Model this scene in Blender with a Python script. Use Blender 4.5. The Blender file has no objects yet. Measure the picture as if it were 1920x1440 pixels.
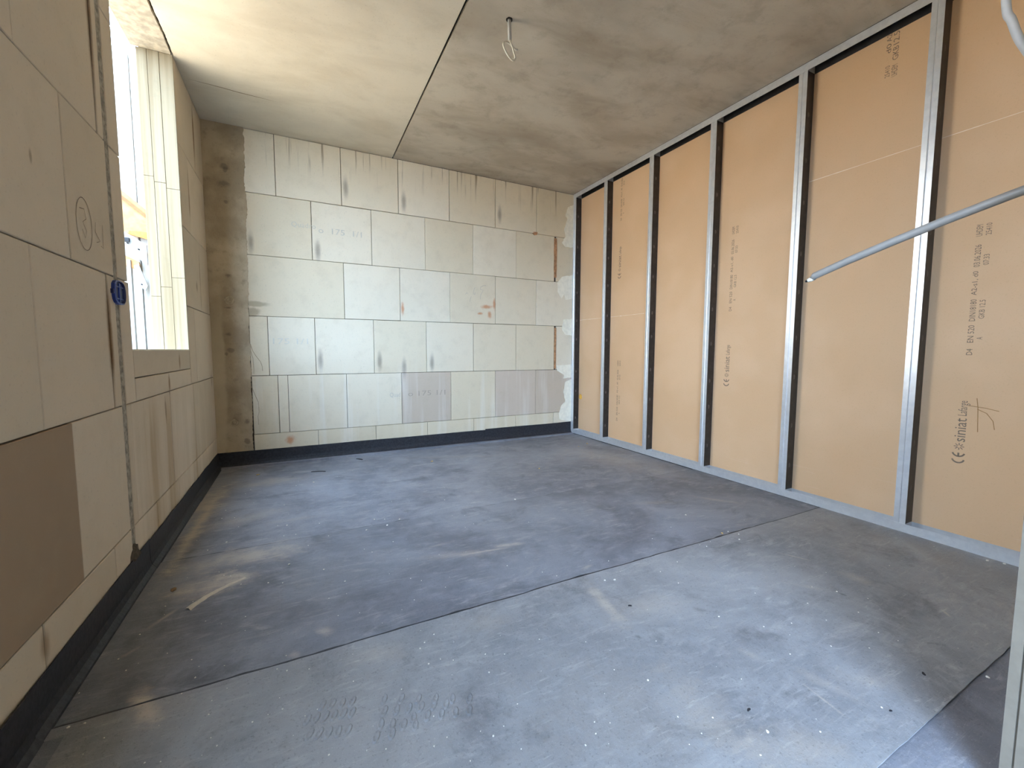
import bpy, bmesh, math, random
from mathutils import Vector, Matrix, noise as mnoise
random.seed(7)
S = bpy.context.scene
COL = S.collection

# ------------------------------------------------------------------ camera
F_PX, YAW, PITCH, ROLL = 793.3755, 0.4665, 0.0785, 0.0025
CAM_H = 0.9703
cy, sy, cp, sp = math.cos(YAW), math.sin(YAW), math.cos(PITCH), math.sin(PITCH)
FW = Vector((sy*cp, cy*cp, -sp)); RT0 = Vector((cy, -sy, 0)); UP0 = RT0.cross(FW)
RT = RT0*math.cos(ROLL) + UP0*math.sin(ROLL); UP = UP0*math.cos(ROLL) - RT0*math.sin(ROLL)
CAM_O = Vector((0, 0, CAM_H))
cd = bpy.data.cameras.new('camera'); cam = bpy.data.objects.new('camera', cd); COL.objects.link(cam)
cd.sensor_fit = 'HORIZONTAL'; cd.sensor_width = 36.0; cd.lens = 36.0*F_PX/1920.0
cd.clip_start = 0.02; cd.clip_end = 200
cam.matrix_world = Matrix(((RT.x, UP.x, -FW.x, CAM_O.x), (RT.y, UP.y, -FW.y, CAM_O.y), (RT.z, UP.z, -FW.z, CAM_O.z), (0, 0, 0, 1)))
S.camera = cam

# room: left wall plane, right wall plane, back wall plane, ceiling, front wall face
XL, XR, YB, ZC = -0.623, 2.870, 4.147, 2.753
YF = 0.289                      # room-side face of the stub wall at the right edge
YN = -0.35                      # front wall with the doorway, just behind the camera
DX0, DX1, DZ = 0.12, 1.36, 2.12  # doorway
WY0, WY1, WZ0 = 2.315, 3.360, 0.973   # window opening in the left wall (reaches the ceiling)
VY0, VY1, VZ1 = 0.05, 0.95, 2.25       # added second window, unseen beside the camera, lets in sky light

# ------------------------------------------------------------------ world, sun, exposure
W = bpy.data.worlds.new('World'); S.world = W; W.use_nodes = True
bg = W.node_tree.nodes['Background']; bg.inputs[0].default_value = (0.47, 0.68, 1.0, 1); bg.inputs[1].default_value = 19.0
sd = bpy.data.lights.new('sun', 'SUN'); sd.energy = 32.0; sd.color = (1.0, 0.88, 0.70); sd.angle = 0.01
sun = bpy.data.objects.new('sun', sd); COL.objects.link(sun)
sun.rotation_euler = Vector((0.50, 0.16, 0.85)).to_track_quat('Z', 'Y').to_euler()
def portal(name, loc, direction, sx, sy_):
    l = bpy.data.lights.new(name, 'AREA'); l.shape = 'RECTANGLE'; l.size = sx; l.size_y = sy_
    l.cycles.is_portal = True
    o = bpy.data.objects.new(name, l); COL.objects.link(o); o.location = loc
    o.rotation_euler = Vector(direction).to_track_quat('-Z', 'Z').to_euler()
portal('window_portal', (XL-0.18, (WY0+WY1)/2, (WZ0+ZC)/2), (1, 0, 0), WY1-WY0, ZC-WZ0)
portal('added_window_portal', (XL-0.18, (VY0+VY1)/2, (WZ0+VZ1)/2), (1, 0, 0), VY1-VY0, VZ1-WZ0)
portal('doorway_portal', ((DX0+DX1)/2, YN-0.18, DZ/2), (0, 1, 0), DX1-DX0, DZ)
S.view_settings.view_transform = 'Standard'; S.view_settings.look = 'None'
S.view_settings.exposure = 0.58; S.view_settings.gamma = 1.0; S.view_settings.use_curve_mapping = False

# ------------------------------------------------------------------ pixel helpers
def ray(px, py): return RT*((px-960)/F_PX) + UP*((720-py)/F_PX) + FW
def on(px, py, ax, val):
    d = ray(px, py); return CAM_O + d*((val-CAM_O[ax])/d[ax])
def pF(px, py, z=0.0): return on(px, py, 2, z)
def pB(px, py): return on(px, py, 1, YB)
def pL(px, py): return on(px, py, 0, XL)
def pR(px, py, off=0.0): return on(px, py, 0, XR+off)

# ------------------------------------------------------------------ node helpers
def lin(r, g, b):
    f = lambda c: (c/255/12.92) if c/255 <= 0.04045 else ((c/255+0.055)/1.055)**2.4
    return (f(r), f(g), f(b), 1)
class Mat:
    def __init__(s, name, rough=0.9, metal=0.0, spec=0.3):
        s.m = bpy.data.materials.new(name); s.m.use_nodes = True; s.nt = s.m.node_tree
        s.b = s.nt.nodes['Principled BSDF']
        s.b.inputs['Roughness'].default_value = rough; s.b.inputs['Metallic'].default_value = metal
        s.b.inputs['Specular IOR Level'].default_value = spec
        s.P = s.nt.nodes.new('ShaderNodeNewGeometry').outputs['Position']
    def N(s, t): return s.nt.nodes.new(t)
    def put(s, sock, v):
        if isinstance(v, bpy.types.NodeSocket): s.nt.links.new(v, sock)
        else: sock.default_value = v
    def math(s, op, a, b=0.0, clamp=False):
        n = s.N('ShaderNodeMath'); n.operation = op; n.use_clamp = clamp; s.put(n.inputs[0], a); s.put(n.inputs[1], b); return n.outputs[0]
    def mix(s, f, a, b, mode='MIX'):
        n = s.N('ShaderNodeMix'); n.data_type = 'RGBA'; n.blend_type = mode
        s.put(n.inputs[0], f); s.put(n.inputs[6], a); s.put(n.inputs[7], b); return n.outputs[2]
    def map(s, v, a, b, c=0.0, d=1.0, smooth=True):
        n = s.N('ShaderNodeMapRange'); n.interpolation_type = 'SMOOTHSTEP' if smooth else 'LINEAR'
        s.put(n.inputs[0], v)
        for i, x in enumerate((a, b, c, d)): n.inputs[i+1].default_value = x
        return n.outputs[0]
    def xform(s, loc=(0,0,0), rot=(0,0,0), scale=(1,1,1), vec=None, typ='POINT'):
        n = s.N('ShaderNodeMapping'); n.vector_type = typ; s.put(n.inputs[0], vec or s.P)
        n.inputs[1].default_value = loc; n.inputs[2].default_value = rot; n.inputs[3].default_value = scale; return n.outputs[0]
    def noise(s, scale, detail=4, rough=0.55, dist=0.0, vec=None):
        n = s.N('ShaderNodeTexNoise'); s.put(n.inputs['Vector'], vec or s.P)
        n.inputs['Scale'].default_value = scale; n.inputs['Detail'].default_value = detail
        n.inputs['Roughness'].default_value = rough; n.inputs['Distortion'].default_value = dist; return n.outputs['Fac']
    def blob(s, loc, scale, rot=(0,0,0), soft=0.6, wob=None, amt=0.5):
        v = s.xform(loc, rot, scale, typ='TEXTURE')
        n = s.N('ShaderNodeVectorMath'); n.operation = 'LENGTH'; s.put(n.inputs[0], v); d = n.outputs['Value']
        if wob is not None: d = s.math('ADD', d, s.math('MULTIPLY', s.math('SUBTRACT', wob, 0.5), amt*2))
        return s.map(d, 1.0, 1.0-soft)
    def axis(s, i):
        n = s.N('ShaderNodeSeparateXYZ'); s.put(n.inputs[0], s.P); return n.outputs[i]
    def bump(s, h, strength=0.3, dist=0.01):
        n = s.N('ShaderNodeBump'); n.inputs['Strength'].default_value = strength; n.inputs['Distance'].default_value = dist
        s.put(n.inputs['Height'], h); s.nt.links.new(n.outputs[0], s.b.inputs['Normal'])
    def color(s, c): s.put(s.b.inputs['Base Color'], c); return s.m
    def rnd(s): return s.N('ShaderNodeObjectInfo').outputs['Random']

def plain(name, c, rough=0.7, metal=0.0, scale=40, var=0.15, spec=0.3, bump=0.0):
    m = Mat(name, rough, metal, spec)
    n = m.noise(scale, 3)
    lo = tuple(x*(1-var) for x in c[:3])+(1,); hi = tuple(min(1, x*(1+var)) for x in c[:3])+(1,)
    if bump: m.bump(n, bump, 0.003)
    return m.color(m.mix(m.map(n, 0.3, 0.7), lo, hi))

# ------------------------------------------------------------------ materials
def block_material(name, base, alt, stains):
    m = Mat(name, 0.93, spec=0.15)
    big = m.noise(1.6, 4, 0.6); fine = m.noise(90, 3, 0.6); mid = m.noise(9, 4, 0.6)
    r = m.rnd()
    c = m.mix(m.map(r, 0.0, 1.0), base, alt)
    c = m.mix(m.map(big, 0.45, 0.75, 0, 0.35), c, alt)
    c = m.mix(m.map(mid, 0.45, 0.8, 0, 0.18), c, lin(176, 160, 132))
    c = m.mix(m.map(fine, 0.58, 0.75, 0, 0.22), c, lin(150, 138, 118))
    c = stains(m, c)
    m.bump(m.math('ADD', m.math('MULTIPLY', fine, 0.6), mid), 0.25, 0.003)
    return m.color(c)
def back_stains(m, c):
    wob = m.noise(14, 4, 0.65); grain = m.noise(60, 3)
    # water drips running down from the slab edge
    dr = m.noise(1.0, 3, 0.6, vec=m.xform(scale=(26, 1, 1.1)))
    top = m.map(m.axis(2), 2.42, 2.76)
    c = m.mix(m.math('MULTIPLY', m.map(dr, 0.57, 0.68), m.math('MULTIPLY', top, 0.75)), c, lin(120, 98, 74))
    for px, py in ((648, 352), (757, 378), (937, 402), (601, 675), (712, 678), (810, 680), (596, 470), (758, 690), (470, 455)):
        p = pB(px, py)
        c = m.mix(m.math('MULTIPLY', m.blob((p.x, YB, p.z), (0.034, 1, 0.13), soft=0.9, wob=wob, amt=0.25), 0.55), c, lin(96, 82, 74))
    for px, py, rx, rz in ((755, 578, .022, .075), (912, 575, .085, .03), (927, 572, .022, .09), (900, 588, .04, .02), (1003, 437, .03, .022), (545, 824, .05, .05), (918, 590, .03, .05)):
        p = pB(px, py)
        c = m.mix(m.math('MULTIPLY', m.blob((p.x, YB, p.z), (rx, 1, rz), soft=0.8, wob=wob, amt=0.7), 0.75), c, lin(196, 128, 82))
    # vertical whitish and dusty streaks on the lower courses
    st = m.noise(1.0, 4, 0.6, vec=m.xform(scale=(9, 1, 0.5)))
    low = m.map(m.axis(2), 0.95, 0.6)
    c = m.mix(m.math('MULTIPLY', m.map(st, 0.5, 0.68), m.math('MULTIPLY', low, 0.4)), c, lin(232, 226, 214))
    for px, py, w_, h_ in ((470, 585, .09, .05), (480, 570, .12, .03)):
        p = pB(px, py); c = m.mix(m.math('MULTIPLY', m.blob((p.x, YB, p.z), (w_, 1, h_), soft=.5, wob=wob, amt=.4), 0.5), c, lin(128, 110, 80))
    return c
def left_stains(m, c):
    wob = m.noise(10, 4, 0.65)
    for (y, z0, z1, w_, k) in ((2.086, 0.75, 1.26, .035, .9), (2.10, 1.74, 2.6, .03, .8), (3.86, 2.24, 2.75, .03, .7), (3.60, 1.74, 2.26, .03, .7), (3.825, 1.24, 1.75, .02, .6), (3.09, .84, .97, .03, .7), (2.842, .72, .86, .03, .8), (4.05, .66, .80, .025, .7), (1.50, .13, .25, .03, .5)):
        c = m.mix(m.math('MULTIPLY', m.blob((XL, y, (z0+z1)/2), (1, w_, (z1-z0)/2), soft=0.8, wob=wob, amt=0.3), k), c, lin(122, 88, 52))
    st = m.noise(1.0, 4, 0.6, vec=m.xform(scale=(1, 7, 0.35)))
    low = m.math('MULTIPLY', m.map(m.axis(2), 0.85, 0.55), m.map(m.axis(1), 1.9, 2.4))
    c = m.mix(m.math('MULTIPLY', m.map(st, 0.48, 0.66), m.math('MULTIPLY', low, 0.55)), c, lin(222, 208, 188))
    c = m.mix(m.math('MULTIPLY', m.map(st, 0.46, 0.3), m.math('MULTIPLY', low, 0.5)), c, lin(168, 140, 100))
    for y, z, ry, rz in ((1.631, 1.487, .012, .03), (3.7, 1.42, .03, .05), (2.75, .66, .02, .09)):
        c = m.mix(m.math('MULTIPLY', m.blob((XL, y, z), (1, ry, rz), soft=0.7, wob=wob, amt=0.5), 0.5), c, lin(100, 76, 50))
    return c
M_BLOCK_B = block_material('sand_lime_block_back', lin(226, 213, 187), lin(217, 202, 172), back_stains)
M_BLOCK_L = block_material('sand_lime_block_left', lin(212, 197, 174), lin(203, 188, 164), left_stains)
M_BLOCK_DAMP = block_material('damp_block', lin(204, 187, 166), lin(197, 180, 158), lambda m, c: back_stains(m, c))
M_BLOCK_BROWN = block_material('brown_block', lin(164, 142, 118), lin(156, 136, 112), lambda m, c: c)
M_MORTAR = plain('mortar_bed', lin(84, 74, 62), 0.95, scale=60, var=0.3, bump=0.4)
M_CHASE = plain('chase_mortar', lin(152, 143, 127), 0.95, scale=55, var=0.35, bump=0.8)
M_PLASTER = plain('cream_plaster', lin(238, 230, 208), 0.9, scale=30, var=0.06, bump=0.3)
M_FILLER = plain('orange_filler', lin(176, 130, 92), 0.95, scale=45, var=0.3, bump=0.6)

def concrete_column():
    m = Mat('column_concrete', 0.9, spec=0.2)
    a = m.noise(3.0, 6, 0.62); b = m.noise(14, 5, 0.65); f = m.noise(110, 3)
    c = m.mix(m.map(a, 0.35, 0.68), lin(162, 145, 118), lin(192, 175, 146))
    c = m.mix(m.map(b, 0.52, 0.72, 0, 0.5), c, lin(134, 120, 100))
    c = m.mix(m.map(f, 0.6, 0.75, 0, 0.3), c, lin(108, 98, 82))
    # paler laitance band beside the corner
    wx = m.math('ADD', m.axis(0), m.math('MULTIPLY', m.noise(2.5, 4), 0.12))
    low = m.map(m.axis(2), 1.7, 0.9)
    c = m.mix(m.math('MULTIPLY', m.map(wx, -0.475, -0.50), m.math('MULTIPLY', low, 0.6)), c, lin(206, 190, 158))
    for px, py, rx, rz in ((418, 344, .05, .035), (420, 312, .04, .03), (422, 320, .02, .03), (424, 378, .025, .02), (428, 517, .025, .02), (428, 627, .03, .02), (432, 657, .03, .025), (428, 577, .035, .012), (440, 792, .03, .03), (463, 790, .025, .03), (425, 664, .015, .02), (463, 827, .03, .03)):
        p = pB(px, py)
        c = m.mix(m.math('MULTIPLY', m.blob((p.x, YB, p.z), (rx, 1, rz), soft=0.7, wob=b, amt=1.3), 0.55), c, lin(96, 86, 74))
    m.bump(m.math('ADD', b, m.math('MULTIPLY', f, 0.4)), 0.45, 0.006)
    return m.color(c)
M_COLUMN = concrete_column()

def ceiling_mat(name, k, c1, c2):
    m = Mat(name, 0.85, spec=0.25)
    a = m.noise(1.3, 6, 0.62, 0.4, vec=m.xform(rot=(0, 0, 0.7), scale=(1, 2.3, 1))); b = m.noise(7, 6, 0.65); f = m.noise(120, 2)
    c = m.mix(m.map(a, 0.38, 0.66), c1, c2)
    c = m.mix(m.map(b, 0.5, 0.72, 0, 0.35*k), c, lin(126, 114, 98))
    c = m.mix(m.map(f, 0.62, 0.78, 0, 0.25), c, lin(104, 92, 76))
    big = m.noise(0.9, 4, 0.55, vec=m.xform(loc=(3, 1, 0), rot=(0, 0, 0.6), scale=(1, 1.8, 1)))
    c = m.mix(m.map(big, 0.46, 0.7, 0, 0.5*k), c, lin(122, 108, 92))
    m.bump(m.math('ADD', b, m.math('MULTIPLY', f, 0.3)), 0.12, 0.004)
    return m.color(c)
M_CEIL_A = ceiling_mat('slab_concrete_pale', 0.25, lin(211, 202, 184), lin(198, 188, 169))
M_CEIL_B = ceiling_mat('slab_concrete_stained', 0.8, lin(194, 185, 169), lin(174, 163, 146))
M_SOFFIT = plain('rough_soffit', lin(172, 162, 146), 0.95, scale=26, var=0.2, bump=0.7)
M_DARK = plain('dark_gap', lin(40, 34, 28), 0.95, var=0.3)

# --- bitumen floor: dust masks placed where the floor shows them
DUST = [  # (px1, py1, px2, py2, half width m, strength)
    (430, 895, 262, 1150, .05, 1.5), (415, 900, 340, 1000, .16, 1.0), (400, 915, 600, 890, .16, .6), (330, 1000, 560, 950, .12, .5), (300, 1075, 600, 1015, .16, 1.0),
    (320, 1115, 480, 1075, .14, 1.3), (255, 1290, 300, 1365, .045, 1.5), (470, 985, 640, 960, .05, .30), (260, 1190, 350, 1130, .015, .7), (215, 1240, 275, 1205, .012, .4),
    (1085, 1080, 1190, 1195, .045, .8), (760, 1050, 960, 1030, .06, .5), (915, 1026, 985, 1018, .03, .95), (840, 1045, 980, 1022, .015, .8), (790, 1030, 850, 1015, .02, .4),
    (590, 1180, 620, 1186, .03, .7), (545, 1225, 560, 1230, .02, .5), (640, 1235, 760, 1225, .09, .35), (850, 1180, 960, 1160, .1, .3),
    (1100, 1160, 1320, 1120, .12, .35), (1000, 1300, 1350, 1380, .35, .22), (1220, 1250, 1420, 1420, .12, .35), (1450, 1035, 1530, 1055, .01, .8), (1580, 1075, 1640, 1100, .06, .5),
    (1480, 1250, 1640, 1330, .03, .35), (1500, 1280, 1590, 1350, .007, .8), (1760, 1140, 1790, 1165, .008, .8), (1040, 835, 1300, 900, .3, .35), (1290, 930, 1400, 945, .04, .5),
    (1150, 945, 1300, 940, .05, .3), (1640, 1000, 1850, 1080, .2, .3), (700, 860, 1000, 850, .1, .25), (1560, 1265, 1690, 1290, .06, .4), (1360, 1400, 1640, 1420, .1, .5),
    (500, 1330, 900, 1400, .25, .15), (1380, 1215, 1440, 1245, .03, .4), (1090, 1070, 1110, 1058, .02, .6), (1480, 1095, 1560, 1110, .03, .4)]
DARKS = [(640, 915, 880, 885, .09, .55), (420, 940, 620, 915, .08, .5), (860, 955, 1000, 985, .1, .3), (1380, 1110, 1640, 1200, .28, .2), (1430, 1300, 1560, 1310, .06, .5), (1700, 1200, 1790, 1215, .012, .9), (1570, 1112, 1590, 1120, .01, .8),
         (200, 1330, 500, 1240, .13, .75), (250, 1180, 480, 1110, .2, .5), (760, 1170, 1100, 1060, .1, .45), (640, 1195, 760, 1165, .04, .5), (1300, 1040, 1420, 1010, .08, .5), (1180, 1190, 1210, 1200, .02, .7), (1290, 1140, 1340, 1150, .03, .6)]
def floor_mat(name, dark, light, dusty, y0, y1):
    near = lambda e: y0 < (pF(e[0], e[1]).y+pF(e[2], e[3]).y)/2 < y1 or y0-.05 < min(pF(e[0], e[1]).y, pF(e[2], e[3]).y) and max(pF(e[0], e[1]).y, pF(e[2], e[3]).y) < y1+.05
    m = Mat(name, 0.62, spec=0.35)
    a = m.noise(1.4, 6, 0.65, 0.6); b = m.noise(8, 6, 0.68); f = m.noise(140, 3, 0.6); g = m.noise(420, 2)
    sw = m.noise(5, 5, 0.7, 1.2, vec=m.xform(rot=(0, 0, 0.5), scale=(1, 3.2, 1)))
    c = m.mix(m.map(a, 0.35, 0.7), dark, light)
    c = m.mix(m.map(b, 0.42, 0.75, 0, 0.55), c, light)
    fac = m.map(sw, 0.5, 0.78, 0, 0.5*dusty)
    c = m.mix(fac, c, lin(178, 172, 166))
    s2 = m.noise(9, 5, 0.75, 0.8, vec=m.xform(rot=(0, 0, -0.45), scale=(1, 7, 1))); s3 = m.noise(11, 5, 0.75, 0.8, vec=m.xform(rot=(0, 0, 0.9), scale=(1, 8, 1))); pat = m.noise(2.2, 3, 0.5)
    c = m.mix(m.math('MULTIPLY', m.map(s2, 0.54, 0.72, 0, 0.55*dusty), m.map(pat, 0.4, 0.65)), c, lin(188, 182, 174))
    c = m.mix(m.math('MULTIPLY', m.map(s3, 0.55, 0.74, 0, 0.5*dusty), m.map(pat, 0.6, 0.38)), c, lin(184, 178, 170))
    c = m.mix(m.map(m.noise(3.4, 6, 0.7, 0.5), 0.52, 0.72, 0, 0.5), c, lin(78, 77, 78))
    wob = b
    for x1, y1, x2, y2, w_, k in filter(near, DARKS):
        p, q = pF(x1, y1), pF(x2, y2); d = q-p
        c = m.mix(m.math('MULTIPLY', m.blob(((p.x+q.x)/2, (p.y+q.y)/2, 0), (d.length/2+w_*.5, w_, 1), (0, 0, math.atan2(d.y, d.x)), 1.0, m.math('ADD', m.math('MULTIPLY', sw, .6), m.math('MULTIPLY', b, .6)), 1.4), k*.75), c, lin(62, 60, 60))
    for x1, y1, x2, y2, w_, k in filter(near, DUST):
        p, q = pF(x1, y1), pF(x2, y2); d = q-p
        c = m.mix(m.math('MULTIPLY', m.blob(((p.x+q.x)/2, (p.y+q.y)/2, 0), (d.length/2+w_*.5, w_, 1), (0, 0, math.atan2(d.y, d.x)), 1.0, m.math('ADD', m.math('MULTIPLY', sw, .5), m.math('MULTIPLY', b, .55)), 1.5), k*.7), c, lin(186, 172, 156))
    c = m.mix(m.map(f, 0.56, 0.74, 0, 0.35), c, lin(60, 58, 58))
    c = m.mix(m.map(g, 0.66, 0.72, 0, 0.45), c, lin(196, 190, 182))
    m.bump(m.math('ADD', m.math('MULTIPLY', b, 1.2), m.math('ADD', m.math('MULTIPLY', f, 0.5), m.math('MULTIPLY', g, 0.3))), 0.35, 0.004)
    return m.color(c)
M_FLOOR1 = floor_mat('bitumen_sheet_dark', lin(102, 102, 107), lin(134, 134, 139), 0.7, 1.40, 2.40)
M_FLOOR2 = floor_mat('bitumen_sheet_dusty', lin(122, 121, 122), lin(150, 148, 147), 1.0, .2, 1.46)
M_FLOOR3 = floor_mat('bitumen_sheet_mid', lin(110, 110, 116), lin(142, 142, 147), 0.9, 2.32, 4.2)
M_UPSTAND = plain('bitumen_upstand', lin(40, 40, 44), 0.55, scale=60, var=0.35, spec=0.4, bump=0.4)
M_SLAB = plain('floor_concrete', lin(120, 116, 110), 0.9)

def steel():
    m = Mat('galvanised_steel', 0.3, 0.6, 0.5)
    return m.color(m.mix(m.map(m.noise(35, 3), 0.35, 0.65), lin(212, 214, 217), lin(220, 222, 224)))
M_STEEL = steel()
M_STEEL_SHADE = plain('steel_shade', lin(56, 54, 54), 0.38, 0.35, scale=30, var=0.2, spec=0.5)  # dark colour painting the shade inside the steel profiles
def paper():
    m = Mat('board_paper', 0.8, spec=0.25)
    f = m.noise(160, 3); a = m.noise(1.5, 3)
    c = m.mix(m.map(a, 0.35, 0.65), lin(208, 172, 134), lin(214, 179, 143))
    c = m.mix(m.map(f, 0.55, 0.75, 0, 0.2), c, lin(176, 142, 106))
    sc = m.noise(1.0, 4, 0.7, vec=m.xform(scale=(1, 2.2, 60)))
    low = m.map(m.axis(2), 0.42, 0.1)
    c = m.mix(m.math('MULTIPLY', m.map(sc, 0.62, 0.72), m.math('MULTIPLY', low, 0.4)), c, lin(226, 204, 178))
    return m.color(c)
M_PAPER = paper()
M_INK = plain('grey_ink', lin(120, 104, 88), 0.8, var=0.12)
M_INK_BLOCK = plain('faint_ink', lin(198, 190, 172), 0.9, var=0.06)
M_PENCIL = plain('pencil_line', lin(176, 166, 152), 0.8, var=0.1)
M_PENCIL_B = plain('brown_pencil_line', lin(148, 112, 66), 0.8, var=0.1)
M_EDGE = plain('cut_paper_edge', lin(232, 214, 190), 0.85, var=0.05)
M_PIPE = plain('grey_conduit', lin(124, 118, 110), 0.45, var=0.04, spec=0.4)
M_PIPE_L = plain('pale_conduit', lin(176, 174, 170), 0.5, var=0.04, spec=0.4)
M_WIRE = plain('pale_wire', lin(214, 208, 192), 0.45, var=0.05)
M_BLACK = plain('black_plastic', lin(34, 32, 30), 0.6)
M_BLUE = plain('blue_plastic', lin(40, 62, 140), 0.4, var=0.08, spec=0.5)
M_BLUE_D = plain('dark_blue_plastic', lin(26, 38, 92), 0.45, var=0.1, spec=0.5)
M_REVEAL = None
def reveal():
    m = Mat('reveal_concrete', 0.9, spec=0.2)
    st = m.noise(1.0, 4, 0.6, vec=m.xform(scale=(40, 1, 0.8))); b = m.noise(12, 4)
    c = m.mix(m.map(st, 0.35, 0.68), lin(124, 108, 82), lin(140, 126, 100))
    c = m.mix(m.map(b, 0.55, 0.8, 0, 0.3), c, lin(106, 95, 74))
    m.bump(st, 0.3, 0.004)
    return m.color(c)
M_REVEAL = reveal()
M_RENDERW = plain('white_facade_board', lin(206, 198, 184), 0.85, scale=12, var=0.08)
M_TIMBER = plain('sawn_timber', lin(178, 128, 80), 0.8, scale=20, var=0.2)
M_WMETAL = plain('pale_painted_metal', lin(140, 138, 132), 0.5, scale=20, var=0.08)
M_GROUND = plain('sandy_ground', lin(168, 148, 118), 0.95, scale=3, var=0.2)
M_BOUNCE = plain('bounce_wall_render', lin(214, 204, 186), .9, scale=2, var=.05)
M_SOIL = plain('dark_soil', lin(74, 68, 60), 0.95, scale=2, var=0.25)
M_TRIM = plain('pale_jamb', lin(112, 102, 88), 0.8, scale=30, var=0.06)
M_CRUMB = plain('mortar_crumb', lin(222, 214, 200), 0.9, var=0.1)
M_CHIP = plain('yellow_chip', lin(214, 176, 110), 0.8, var=0.15)
M_DSLIV = plain('dark_offcut', lin(44, 42, 44), 0.8, var=0.2)

# ------------------------------------------------------------------ mesh helpers
def link(name, me, mat=None, parent=None, loc=None):
    o = bpy.data.objects.new(name, me); COL.objects.link(o)
    if mat is not None and me is not None and not me.materials: me.materials.append(mat)
    if parent is not None: o.parent = parent
    if loc is not None: o.location = loc
    return o
def obj(name, verts, faces, mat, parent=None, smooth=False, loc=None):
    me = bpy.data.meshes.new(name); me.from_pydata([tuple(v) for v in verts], [], faces)
    bm = bmesh.new(); bm.from_mesh(me); bmesh.ops.recalc_face_normals(bm, faces=bm.faces); bm.to_mesh(me); bm.free()
    if smooth:
        for p in me.polygons: p.use_smooth = True
    return link(name, me, mat, parent, loc)
def empty(name, loc=(0, 0, 0), parent=None):
    o = bpy.data.objects.new(name, None); COL.objects.link(o); o.location = loc; o.empty_display_size = 0.1
    if parent is not None: o.parent = parent
    return o
def struct(o, label=None):
    o['kind'] = 'structure'
    if label: o['label'] = label
    return o
def tag(o, label, cat, group=None):
    o['label'] = label; o['category'] = cat
    if group: o['group'] = group
    return o
def boxvf(x0, x1, y0, y1, z0, z1):
    v = [(x, y, z) for x in (x0, x1) for y in (y0, y1) for z in (z0, z1)]
    return v, [(0, 1, 3, 2), (4, 6, 7, 5), (0, 4, 5, 1), (2, 3, 7, 6), (0, 2, 6, 4), (1, 5, 7, 3)]
def boxes(name, lst, mat, parent=None):
    V, Fc = [], []
    for b in lst:
        v, f = boxvf(*b); k = len(V); V += v; Fc += [tuple(i+k for i in q) for q in f]
    return obj(name, V, Fc, mat, parent)
_cache = {}
def block(u0, u1, z0, z1, axis, face, inward, depth, mat, parent, name='block', gap=0.0022, ch=0.0022, lift=0.0):
    """a chamfered block whose visible face lies in the plane axis=face; inward = +1/-1 is the direction INTO the wall"""
    w, h = round(u1-u0-2*gap, 4), round(z1-z0-2*gap, 4)
    key = (axis, inward, w, h, round(depth, 4), mat.name)
    me = _cache.get(key)
    if me is None:
        hw, hh = w/2, h/2
        def P(u, z, d): return (d*inward, u, z) if axis == 0 else (u, d*inward, z)
        R4 = lambda a, b, d: [P(-a, -b, d), P(a, -b, d), P(a, b, d), P(-a, b, d)]
        V = R4(hw-ch, hh-ch, 0) + R4(hw, hh, ch) + R4(hw, hh, depth)
        Fc = [(0, 1, 2, 3), (8, 9, 10, 11)]
        for k in (0, 4):
            for i in range(4): Fc.append((k+i, k+(i+1) % 4, k+4+(i+1) % 4, k+4+i))
        me = bpy.data.meshes.new(name); me.from_pydata(V, [], Fc)
        bm = bmesh.new(); bm.from_mesh(me); bmesh.ops.recalc_face_normals(bm, faces=bm.faces); bm.to_mesh(me); bm.free()
        me.materials.append(mat); _cache[key] = me
    u, z = (u0+u1)/2, (z0+z1)/2
    f = face - inward*lift
    return link(name, me, None, parent, (f, u, z) if axis == 0 else (u, f, z))
def slab_poly(name, pts, axis, a, b, mat, parent=None):
    """prism: 2D outline pts extruded along axis from a to b"""
    n = len(pts)
    def P(u, v, d):
        return (d, u, v) if axis == 0 else (u, d, v) if axis == 1 else (u, v, d)
    V = [P(u, v, a) for u, v in pts] + [P(u, v, b) for u, v in pts]
    Fc = [tuple(range(n)), tuple(range(n, 2*n))] + [(i, (i+1) % n, n+(i+1) % n, n+i) for i in range(n)]
    return obj(name, V, Fc, mat, parent)
def tube(name, pts, r, mat, parent=None, seg=12, caps=True, smooth=True):
    pts = [Vector(p) for p in pts]; n = len(pts); rr = r if isinstance(r, (list, tuple)) else [r]*n
    V, Fc = [], []; prev = None
    for i, p in enumerate(pts):
        t = (pts[min(i+1, n-1)]-pts[max(i-1, 0)]).normalized()
        a = prev - t*prev.dot(t) if prev is not None else (Vector((0, 0, 1)).cross(t) if abs(t.z) < .9 else Vector((1, 0, 0)).cross(t))
        a.normalize(); prev = a; b = t.cross(a)
        for k in range(seg):
            an = 2*math.pi*k/seg; V.append(p + a*(math.cos(an)*rr[i]) + b*(math.sin(an)*rr[i]))
    for i in range(n-1):
        for k in range(seg): Fc.append((i*seg+k, i*seg+(k+1) % seg, (i+1)*seg+(k+1) % seg, (i+1)*seg+k))
    if caps: Fc += [tuple(range(seg)), tuple(range((n-1)*seg, n*seg))]
    return obj(name, V, Fc, mat, parent, smooth)
def smoothpts(pts, k=6):
    pts = [Vector(p) for p in pts]; out = []
    for i in range(len(pts)-1):
        p0, p1, p2, p3 = pts[max(i-1, 0)], pts[i], pts[i+1], pts[min(i+2, len(pts)-1)]
        for j in range(k):
            t = j/k
            out.append(0.5*((2*p1)+(p2-p0)*t+(2*p0-5*p1+4*p2-p3)*t*t+(3*p1-p0-3*p2+p3)*t**3))
    out.append(pts[-1]); return out
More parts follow.
